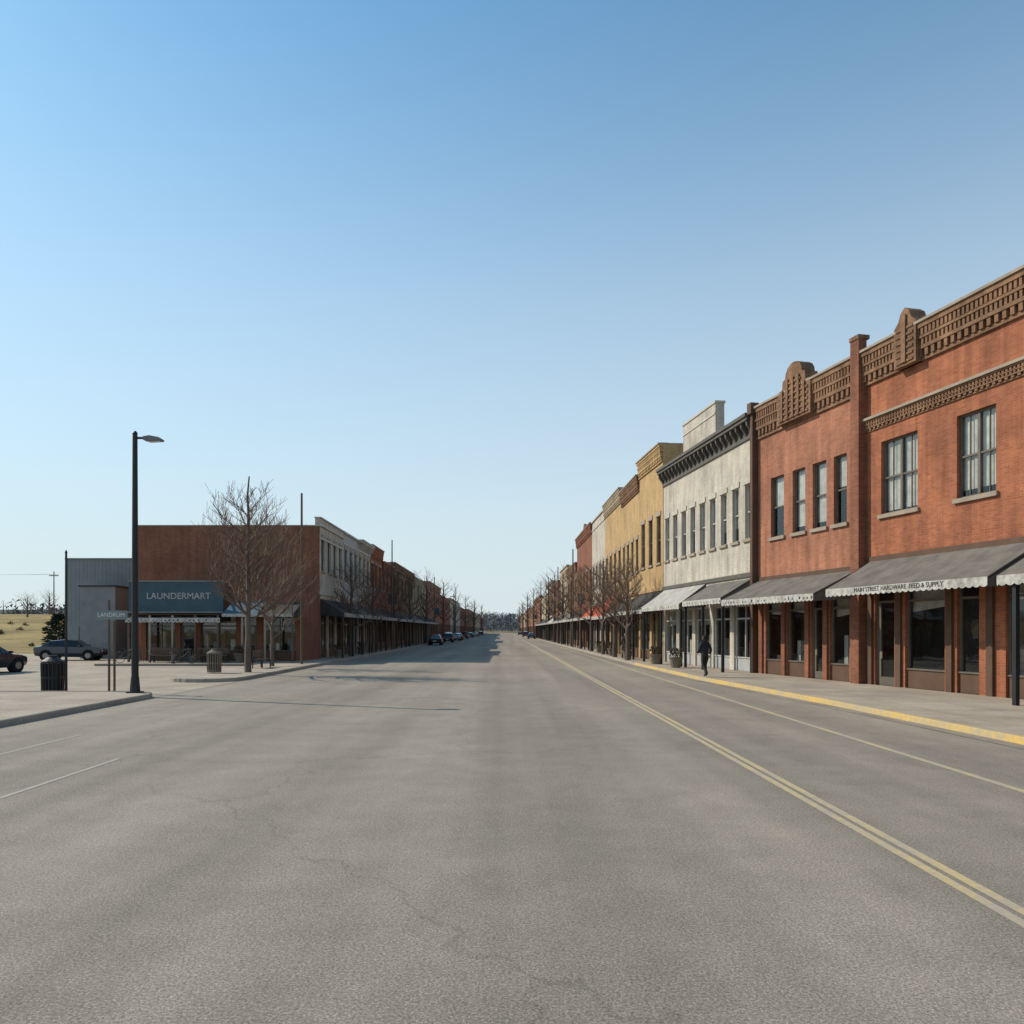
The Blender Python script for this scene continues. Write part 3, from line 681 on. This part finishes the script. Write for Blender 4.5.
FAR = mat_plain('distant_winter_wood_hazed', (0.095, 0.1, 0.105), 0.95, var=0.4, scale=0.08, streak=False)  # blue-grey base colour carries the distance haze over the woods
tm = Obj('distant_treeline')
rng = random.Random(5)
for k in range(2500):
    if k < 1900: x = rng.uniform(-260, 260)*(1 if k % 3 else .35); y = rng.uniform(540, 880)
    else: x = rng.uniform(-420, -120); y = rng.uniform(260, 420)
    z = gh(x, y); H = rng.uniform(3.5, 6.5); tm.tube('stems', FAR, (x, y, z), (x, y, z+H*.9), .3, .06, 3, cap=False)
    for j in range(13):
        a = rng.uniform(0, 6.28); r = rng.uniform(.3, 3.6)*(H/7); zz = z+H*rng.uniform(.1, 1)
        c = Vector((x+r*math.cos(a), y+r*math.sin(a), zz)); s = rng.uniform(.5, 1.4)
        u = Vector((rng.uniform(-1, 1), rng.uniform(-1, 1), rng.uniform(-1, 1)))*s; w = Vector((rng.uniform(-1, 1), rng.uniform(-1, 1), rng.uniform(-1, 1)))*s
        tm.poly('crowns', FAR, [c-u, c+w, c+u*.4])
tm.build()
EVG = mat_plain('evergreen_needles', (0.035, 0.05, 0.03), 0.9, var=.5, scale=3)
ev = Obj('evergreen_tree', loc=(-44.8, 80, gh(-44.8, 80)))
ev.tube('trunk', BARK, (0, 0, -.2), (0, 0, 3.4), .14, .03, 7)
for k in range(1500):
    h = rng.uniform(.2, 3.7); rr = 1.25*math.sin(math.pi*min(1, (h+.7)/4.6))**.7+.05; a = rng.uniform(0, 6.28); r = rr*math.sqrt(rng.random())*(1+.25*math.sin(a*3+h*4))
    c = Vector((r*math.cos(a), r*math.sin(a), h)); s = .16
    u = Vector((math.cos(a), math.sin(a), rng.uniform(-.5, .6)))*s*1.5; w = Vector((rng.uniform(-1, 1), rng.uniform(-1, 1), rng.uniform(-1, 1)))*s*.6
    ev.poly('needle_clumps', EVG, [c-u, c+w, c+u, c-w])
ev.build()
SHR = mat_plain('dry_shrub', (0.09, 0.075, 0.04), 0.95, var=.5, streak=False)
sh = Obj('field_shrubs')
for k in range(60):
    x = rng.uniform(-95, -42); y = rng.uniform(74, 150); z = gh(x, y); H = rng.uniform(.3, .9)
    for j in range(60):
        a = rng.uniform(0, 6.28); r = H*rng.uniform(0, 1.1); c = Vector((x+r*math.cos(a), y+r*math.sin(a), z+H*rng.random()*(1.1-r/H*.6)))
        u = Vector((rng.uniform(-1, 1), rng.uniform(-1, 1), rng.uniform(-.2, 1)))*.22; w = Vector((rng.uniform(-1, 1), rng.uniform(-1, 1), rng.uniform(-1, 1)))*.12
        sh.poly('shrub_clumps', SHR, [c-u, c+w, c+u])
sh.build()

# ------------------------------------------------------------------ street furniture
l = Obj('street_lamp', loc=(-11.62, 25.0, 0.13))
l.box('base_plate', BLACK, -.2, .2, -.2, .2, 0, .04)
l.tube('base_cover', BLACK, (0, 0, .03), (0, 0, .5), .16, .12, 12)
l.tube('pole', BLACK, (0, 0, .3), (0, 0, 8.15), .11, .075, 12)
l.tube('pole_cap', BLACK, (0, 0, 8.15), (0, 0, 8.22), .085, .03, 12)
l.tube('arm', BLACK, (0, 0, 8.0), (.35, 0, 8.0), .04, .035, 8)
lhm = mat_plain('lamp_housing_grey', (.18, .18, .18), .5)
l.prism('lamp_head', lhm, [(.28, 7.93), (.3, 8.03), (.5, 8.06), (.8, 8.0), (.88, 7.94), (.84, 7.9), (.45, 7.88)][::-1], -.13, .13)
l.poly('lamp_lens', WHITE, [(.45, -.1, 7.87), (.82, -.1, 7.89), (.82, .1, 7.89), (.45, .1, 7.87)])
l.build()
def pole(x, y, H, r=.09, arm=True, name='utility_pole', m=WOOD, z=0.1, wires=None):
    p = Obj(name, loc=(x, y, z)); p.tube('pole', m, (0, 0, 0), (0, 0, H), r, r*.7, 8)
    if arm:
        p.box('crossarm', m, -.7, .7, -.05, .05, H-.7, H-.58)
        for q in (-.6, -.3, .3, .6): p.tube('insulators', STONE, (q, 0, H-.58), (q, 0, H-.42), .04, .03, 6)
    else: p.tube('pole_cap', BLACK, (0, 0, H), (0, 0, H+.06), r*.85, r*.3, 8)
    if wires:
        dx, dy, dz = wires
        for q in (-.6, .3, .6):
            prev = None
            for k in range(13):
                u = k/12; pt = (q+dx*u, dy*u, H-.42+dz*u-1.2*4*u*(1-u)*.5)
                if prev: p.tube('power_lines', BLACK, prev, pt, .012, .012, 4, cap=False)
                prev = pt
    p.build()
pole(-11.8, 46.2, 9.9, .085, False)
pole(-11.35, 80, 11, .08, False); pole(-11.35, 128, 10.5, .1, False); pole(-11.35, 175, 10, .1, True); pole(-11.35, 250, 10)
for y in (92, 118, 152, 196, 250, 330): pole(7.85, y, 11.3, .1, False)
pole(-68, 120, 9, .1, z=gh(-68, 120)-.2, wires=(-38, -6, 1.0))
pole(-106, 114, 9, .1, z=gh(-106, 114)-.2)
p = Obj('sign_post', loc=(-14.5, 26.3, 0)); p.tube('post', BLACK, (0, 0, 0), (0, 0, 4.65), .045, .035, 8); p.tube('finial', BLACK, (0, 0, 4.65), (0, 0, 4.75), .05, .01, 8); p.box('base', BLACK, -.12, .12, -.12, .12, 0, .05); p.build()
p = Obj('street_sign', loc=(-13.15, 26.6, 0))
p.tube('post', WOOD, (-.08, 0, 0), (-.08, 0, 3.1), .04, .04, 8); p.tube('post_2', WOOD, (.1, 0, 0), (.1, 0, 2.4), .04, .04, 8)
p.box('sign_panel', GREYP, -.52, .56, -.06, -.045, 2.45, 2.75)
p.build(); text(p.e, "LANDRUM", .19, (0.02, -.065, 2.6), (math.pi/2, 0, 0), WHITE)

def trash(x, y, mat, H=1.15, r=.34, z=.13):
    t = Obj('trash_can', loc=(x, y, z))
    t.tube('bin_liner', BLACK, (0, 0, .05), (0, 0, H*.82), r*.85, r*.92, 16)
    for k in range(18):
        a = k*2*math.pi/18; ca, sa = math.cos(a), math.sin(a)
        t.tube('slats', mat, (r*.93*ca, r*.93*sa, .04), (r*ca, r*sa, H*.84), .035, .035, 4)
    for h in (.08, H*.42, H*.84): t.tube('hoops', mat, (0, 0, h), (0, 0, h+.06), r*1.06, r*1.06, 16)
    t.tube('lid', mat, (0, 0, H*.84+.06), (0, 0, H), r*1.05, r*.45, 16); t.tube('lid_knob', mat, (0, 0, H), (0, 0, H+.06), r*.46, r*.4, 12)
    t.build()
trash(-15.0, 26.4, BLACK, 1.2, .33, 0)
TAN = mat_plain('tan_bin', (.2, .16, .12), .8)
trash(-13.3, 36.4, TAN, 1.05, .3, 0.13); trash(-15.2, 47.2, BLACK, 1.0, .28)
def bench(x, y, rot):
    b = Obj('park_bench', loc=(x, y, .13), dirx=(math.cos(rot), math.sin(rot)))
    for k in range(4): b.box('seat', WOOD, -.8, .8, -.2+k*.12, -.1+k*.12, .43, .47)
    for k in range(3): b.box('backrest', WOOD, -.8, .8, .28, .31, .55+k*.13, .65+k*.13)
    for xx in (-.7, .7): b.box('legs', BLACK, xx-.03, xx+.03, -.18, -.13, 0, .43); b.box('legs', BLACK, xx-.03, xx+.03, .31, .35, 0, .93); b.box('legs', BLACK, xx-.03, xx+.03, -.13, .31, .38, .43)
    b.build()
bench(-17.5, 48, 0); bench(-20.6, 48, 0); bench(-12.6, 41.5, math.pi/2)
def bicycle(x, y, rot):
    b = Obj('bicycle', loc=(x, y, .13), dirx=(math.cos(rot), math.sin(rot)))
    for cx in (-.52, .52):
        for k in range(20):
            a0 = k*math.pi/10; a1 = (k+1)*math.pi/10
            b.tube('wheels', BLACK, (cx+.33*math.cos(a0), 0, .34+.33*math.sin(a0)), (cx+.33*math.cos(a1), 0, .34+.33*math.sin(a1)), .018, .018, 5)
            if k % 2 == 0: b.tube('spokes', FRAMEL, (cx, 0, .34), (cx+.32*math.cos(a0), 0, .34+.32*math.sin(a0)), .003, .003, 3)
    for p0, p1 in (((-.52, .34), (-.08, .32)), ((-.08, .32), (-.2, .8)), ((-.52, .34), (-.18, .75)), ((-.18, .75), (.36, .8)), ((-.08, .32), (.38, .72)), ((.52, .34), (.34, .95))):
        b.tube('frame', TEAL, (p0[0], 0, p0[1]), (p1[0], 0, p1[1]), .016, .016, 6)
    b.box('saddle', BLACK, -.32, -.08, -.06, .06, .82, .87); b.tube('seat_post', BLACK, (-.2, 0, .78), (-.21, 0, .83), .014, .014, 6)
    b.tube('handlebar', BLACK, (.32, -.26, .98), (.32, .26, .98), .014, .014, 6); b.tube('crank', BLACK, (-.08, -.09, .24), (-.08, .09, .4), .01, .01, 5)
    b.build()
bicycle(-19.0, 46.9, .1); bicycle(-22.4, 47.3, -.15)
def planter(x, y):
    b = Obj('planter', loc=(x, y, .13)); b.tube('pot', TAN, (0, 0, 0), (0, 0, .5), .24, .34, 14); b.tube('rim', TAN, (0, 0, .5), (0, 0, .56), .37, .37, 14)
    q = random.Random(int(y*10))
    for k in range(140):
        a = q.uniform(0, 6.28); r = .33*math.sqrt(q.random()); c = Vector((r*math.cos(a), r*math.sin(a), .56+q.random()*.45))
        u = Vector((q.uniform(-1, 1), q.uniform(-1, 1), 1))*.08; w = Vector((q.uniform(-1, 1), q.uniform(-1, 1), 0))*.04
        b.poly('plant', SHR, [c-u, c+w, c+u, c-w])
    b.build()
for (x, y) in ((8.9, 41.5), (8.7, 46), (8.3, 54), (8.2, 61), (8.2, 69), (-11.9, 57), (-11.9, 66), (-16.2, 48.6)): planter(x, y)

# ------------------------------------------------------------------ cars
TYRE = mat_plain('tyre_rubber', (.015, .015, .015), .9); RIM = mat_plain('wheel_metal', (.25, .25, .25), .35, .8)
LIGHT = mat_plain('headlight_lens', (.6, .6, .58), .2); TAIL = mat_plain('taillight_red', (.3, .01, .01), .3)
CG, nt, out = newmat('car_glass'); bb = N(nt, 'ShaderNodeBsdfPrincipled', Roughness=.05); bb.inputs['Base Color'].default_value = (.015, .02, .025, 1); nt.links.new(bb.outputs[0], out.inputs[0])
def carpaint(col):
    nm = 'car_paint_%d' % int(col[0]*1000+col[2]*77)
    if nm in MATS: return MATS[nm]
    m, nt, out = newmat(nm); b = N(nt, 'ShaderNodeBsdfPrincipled', Roughness=.25, Metallic=.2); b.inputs['Base Color'].default_value = c4(col)
    b.inputs['Coat Weight'].default_value = .6; nt.links.new(b.outputs[0], out.inputs[0]); MATS[nm] = m; return m
def car(x, y, ang, col, z=0.004, suv=False, pickup=False):
    pm = carpaint(col); b = Obj('parked_pickup_truck' if pickup else 'parked_car', loc=(x, y, z), dirx=(math.cos(ang), math.sin(ang)))
    up = .28 if suv else 0
    if pickup:
        st = [(-2.6, .5, .95, .97, .84, .8), (-2.5, .38, 1.0, 1.02, .92, .88), (-.75, .3, 1.02, 1.04, .95, .9), (-.7, .3, 1.02, 1.72, .95, .72), (.35, .3, 1.02, 1.75, .95, .72), (1.0, .3, 1.02, 1.06, .95, .85), (1.9, .32, .98, 1.02, .94, .86), (2.45, .38, .88, .92, .9, .8), (2.6, .45, .75, .78, .78, .7)]
    else:
        st = [(-2.22, .48, .82, .84, .72, .66), (-2.1, .34, .92, .96, .84, .74), (-1.75, .28, .95, 1.02+up*1.8, .89, .70), (-1.15, .25, .95, 1.36+up, .9, .62), (-.2, .25, .94, 1.45+up, .9, .61), (.45, .25, .93, 1.38+up, .9, .6), (1.05, .25, .91, .97+up*.3, .9, .72), (1.7, .28, .84, .89, .88, .72), (2.1, .34, .74, .77, .8, .66), (2.25, .42, .62, .64, .66, .58)]
    rows = []
    for (xx, zb, zl, zt, hw, ht) in st:
        rows.append([(xx, -hw*.9, zb), (xx, -hw, (zb*.6+zl*.4)), (xx, -hw*.97, zl), (xx, -ht, zt-.03), (xx, -ht*.8, zt), (xx, ht*.8, zt), (xx, ht, zt-.03), (xx, hw*.97, zl), (xx, hw, (zb*.6+zl*.4)), (xx, hw*.9, zb)])
    for i in range(len(st)-1):
        cab = st[i][3]-st[i][2] > .25 or st[i+1][3]-st[i+1][2] > .25
        slope = abs(st[i][3]-st[i+1][3]) > .22
        for k in range(9):
            q = [rows[i][k], rows[i+1][k], rows[i+1][k+1], rows[i][k+1]]
            g = cab and (k in (2, 6) or (slope and k in (3, 4, 5)))
            b.poly('windows' if g else 'body', CG if g else pm, q[::-1])
        b.poly('underbody', TYRE, [rows[i][0], rows[i][9], rows[i+1][9], rows[i+1][0]])
    b.poly('body', pm, rows[0]); b.poly('body', pm, rows[-1][::-1])
    for i in range(2, len(st)-3):
        if st[i][3]-st[i][2] > .3:
            for s in (-1, 1):
                b.tube('pillars', pm, (st[i][0], s*(st[i][4]*.975), st[i][2]), (st[i][0], s*(st[i][5]*1.01), st[i][3]-.03), .035, .03, 4)
    wb = 1.65 if pickup else 1.36
    for xx in (-wb, wb):
        for s in (-1, 1):
            r = .36 if (suv or pickup) else .33
            b.tube('wheel_arches', TYRE, (xx, s*.6, r+.03), (xx, s*.905, r+.03), r+.07, r+.07, 20)
            b.tube('tyres', TYRE, (xx, s*.7, r), (xx, s*.935, r), r, r, 20); b.tube('rims', RIM, (xx, s*.93, r), (xx, s*.945, r), r*.62, r*.55, 12)
    f = st[-2][0]; r_ = st[1][0]
    for s in (-1, 1):
        b.box('headlights', LIGHT, f-.02, f+.11, s*.45, s*.7, .58, .7); b.box('taillights', TAIL, r_-.06, r_+.03, s*.55, s*.8, .68, .86)
        b.box('mirrors', pm, .75, .9, s*.9, s*1.05, .95, 1.07)
    b.box('bumper', TYRE, f+.02, f+.17, -.5, .5, .42, .52); b.box('plate', WHITE, r_-.13, r_-.1, -.25, .25, .5, .62)
    b.build()
car(-30.2, 55.5, .15, (.02, .025, .035)); car(-25.4, 38.5, 1.4, (.02, .022, .028))
cols = [(.02, .02, .025), (.05, .055, .06), (.3, .3, .31), (.03, .04, .07), (.12, .02, .02), (.02, .02, .02), (.4, .4, .39)]
for k, y in enumerate([112, 136, 158, 166, 190, 222, 262, 320]):
    car(-9.7, y, math.pi/2, cols[k % 7], suv=k % 3 == 1, pickup=k % 5 == 4)
for k, y in enumerate([190, 243, 330]):
    car(6.3, y, math.pi/2, cols[(k+3) % 7], suv=k % 2 == 1)

# ------------------------------------------------------------------ people
def skinmesh(name, verts, edges, radii, root, mat, parent, sub=1):
    me = bpy.data.meshes.new(name); me.from_pydata(verts, edges, []); me.materials.append(mat); me.update()
    o = bpy.data.objects.new(name, me); COL.objects.link(o); o.parent = parent
    o.modifiers.new('skin', 'SKIN')
    for i, r in enumerate(radii):
        rr = r if isinstance(r, tuple) else (r, r)
        me.skin_vertices[0].data[i].radius = rr; me.skin_vertices[0].data[i].use_root = (i == root)
    s = o.modifiers.new('sub', 'SUBSURF'); s.levels = sub; s.render_levels = sub
    return o
def clothes(name, top, bottom):
    m, nt, out = newmat(name); co = coord(nt); sx = nt.nodes.new('ShaderNodeSeparateXYZ'); nt.links.new(co, sx.inputs[0])
    c = mixc(nt, ramp(nt, sx.outputs[2], .86, .87), bottom, top)
    c = mixc(nt, ramp(nt, sx.outputs[2], .09, .1), (.03, .02, .015), c)
    b_ = N(nt, 'ShaderNodeBsdfPrincipled', Roughness=.85); nt.links.new(c, b_.inputs['Base Color']); nt.links.new(b_.outputs[0], out.inputs[0]); return m
SKIN = mat_plain('skin', (.4, .24, .17), .6, var=.08); HAIR = mat_plain('dark_hair', (.02, .014, .01), .8); LIPS = mat_plain('lips', (.3, .1, .08), .6)
def person(x, y, rot, CLOTH):
    P = bpy.data.objects.new('pedestrian', None); COL.objects.link(P); P.location = (x, y, .13); P.rotation_euler = (0, 0, math.radians(rot))
    vv = [(0, 0, .93), (0, .01, 1.05), (0, .02, 1.22), (0, .02, 1.38), (0, .03, 1.47), (0, .035, 1.55),
          (.1, 0, .88), (.11, .17, .5), (.11, .1, .1), (.12, .25, .045),
          (-.1, 0, .88), (-.11, -.02, .49), (-.11, -.3, .17), (-.11, -.2, .05),
          (.17, .02, 1.4), (.23, -.1, 1.15), (.24, -.02, .93),
          (-.17, .02, 1.4), (-.23, .08, 1.14), (-.22, .24, .98)]
    ee = [(0, 1), (1, 2), (2, 3), (3, 4), (4, 5), (0, 6), (6, 7), (7, 8), (8, 9), (0, 10), (10, 11), (11, 12), (12, 13), (3, 14), (14, 15), (15, 16), (3, 17), (17, 18), (18, 19)]
    rr = [(.17, .13), (.16, .12), (.18, .13), (.17, .12), (.065, .065), (.055, .055), (.105, .105), (.08, .08), (.055, .055), (.04, .035), (.105, .105), (.08, .08), (.055, .055), (.04, .035), (.075, .075), (.057, .057), (.04, .04), (.075, .075), (.057, .057), (.04, .04)]
    skinmesh('body', vv, ee, rr, 0, CLOTH, P, 2)
    def hand(name, w, d, side):
        w = Vector(w); d = Vector(d).normalized(); s = Vector((0, 1, 0)) if abs(d.z) > .7 else Vector((1, 0, 0))
        V = [w, w+d*.05, w+d*.09]; E = [(0, 1), (1, 2)]; Rr = [.026, (.035, .02), (.035, .018)]
        curl = Vector((-side, 0, 0))
        for k, (off, ln) in enumerate(((-.03, .065), (-.01, .075), (.01, .07), (.03, .055))):
            i = len(V); a = w+d*.09+s*off; V += [a, a+d*ln*.55+curl*.008, a+d*ln*.9+curl*.03]; E += [(2, i), (i, i+1), (i+1, i+2)]; Rr += [.01, .009, .008]
        i = len(V); a = w+d*.035+s*.035; V += [a, a+d*.03+s*.022, a+d*.06+s*.025+curl*.01]; E += [(1, i), (i, i+1), (i+1, i+2)]; Rr += [.012, .011, .009]
        skinmesh(name, [tuple(q) for q in V], E, Rr, 0, SKIN, P, 1)
    hand('hand_r', (.24, -.015, .93), (0, .25, -1), 1); hand('hand_l', (-.22, .245, .98), (0, .7, -.7), -1)
    def ell(name, loc, sc, mat, fn=None, seg=24):
        bm = bmesh.new(); bmesh.ops.create_uvsphere(bm, u_segments=seg, v_segments=16, radius=1)
        for v in bm.verts:
            if fn: fn(v.co)
            v.co = Vector((v.co.x*sc[0]+loc[0], v.co.y*sc[1]+loc[1], v.co.z*sc[2]+loc[2]))
        me = bpy.data.meshes.new(name); bm.to_mesh(me); bm.free(); me.materials.append(mat)
        me.polygons.foreach_set('use_smooth', [True]*len(me.polygons)); o = bpy.data.objects.new(name, me); COL.objects.link(o); o.parent = P
    def jaw(c):
        if c.z < 0: c.x *= 1+.25*c.z; c.y *= 1+.12*c.z
        if c.y > .8 and -.35 < c.z < .05 and abs(c.x) < .25: c.y += .16
    ell('head', (0, .045, 1.635), (.077, .098, .118), SKIN, jaw)
    def hairf(c):
        if c.y > .25 and c.z < .45: c.y = .25; c.z = max(c.z, -.1)
    ell('hair', (0, .033, 1.652), (.086, .104, .114), HAIR, hairf)
    for s in (-1, 1):
        ell('ear', (s*.08, .04, 1.63), (.012, .02, .03), SKIN, seg=8); ell('eye', (s*.03, .132, 1.645), (.012, .008, .008), WHITE, seg=8)
    ell('mouth', (0, .135, 1.575), (.022, .008, .006), LIPS, seg=8)
person(8.42, 33.5, 20, clothes('dark_clothes', (.018, .02, .03), (.02, .017, .017)))
person(8.35, 55.2, 170, clothes('brown_clothes', (.06, .035, .025), (.02, .02, .028)))

# ------------------------------------------------------------------ light, sky, camera
EL = math.radians(38); SD = Vector((-0.92, 0.38, 0)).normalized()
sd = Vector((SD.x*math.cos(EL), SD.y*math.cos(EL), math.sin(EL)))
sun = bpy.data.lights.new('sun', 'SUN'); sun.energy = 4.3; sun.angle = math.radians(.53); sun.color = (1, .9, .75)
so_ = bpy.data.objects.new('sun', sun); COL.objects.link(so_); so_.rotation_euler = sd.to_track_quat('Z', 'Y').to_euler()
w = bpy.data.worlds.new('World'); scene.world = w; w.use_nodes = True; nt = w.node_tree; nt.nodes.clear()
sky = nt.nodes.new('ShaderNodeTexSky'); sky.sky_type = 'NISHITA'; sky.sun_disc = False
sky.sun_elevation = EL; sky.sun_rotation = math.atan2(SD.x, SD.y)
sky.air_density = 1.0; sky.dust_density = 0.6; sky.ozone_density = 1.0; sky.altitude = 200
tc = nt.nodes.new('ShaderNodeTexCoord'); sp = nt.nodes.new('ShaderNodeSeparateXYZ'); nt.links.new(tc.outputs['Generated'], sp.inputs[0])
r = nt.nodes.new('ShaderNodeValToRGB'); cr = r.color_ramp; cr.interpolation = 'B_SPLINE'
cr.elements[0].position = 0.0; cr.elements[0].color = (.96,)*3+(1,)
cr.elements[1].position = 1.0; cr.elements[1].color = (0, 0, 0, 1)
for p_, v_ in ((.08, .90), (.2, .72), (.38, .42), (.52, .17), (.66, .03)):
    e_ = cr.elements.new(p_); e_.color = (v_, v_, v_, 1)
nt.links.new(sp.outputs[2], r.inputs[0])
tint = mixc(nt, 1.0, sky.outputs[0], (0.68, 1.18, 1.25), 'MULTIPLY')
hz = mixc(nt, r.outputs[0], tint, (4.95, 5.45, 5.7))
bg = nt.nodes.new('ShaderNodeBackground'); bg.inputs[1].default_value = 0.14
ow = nt.nodes.new('ShaderNodeOutputWorld'); nt.links.new(hz, bg.inputs[0]); nt.links.new(bg.outputs[0], ow.inputs[0])
cam = bpy.data.cameras.new('camera'); cam.sensor_width = 36; cam.lens = 796/1024*36
cam.shift_x = 7/1024; cam.shift_y = 118/1024; cam.clip_end = 8000
co_ = bpy.data.objects.new('camera', cam); COL.objects.link(co_); co_.location = (0, 0, 2.1); co_.rotation_euler = (math.pi/2, 0, 0)
scene.camera = co_
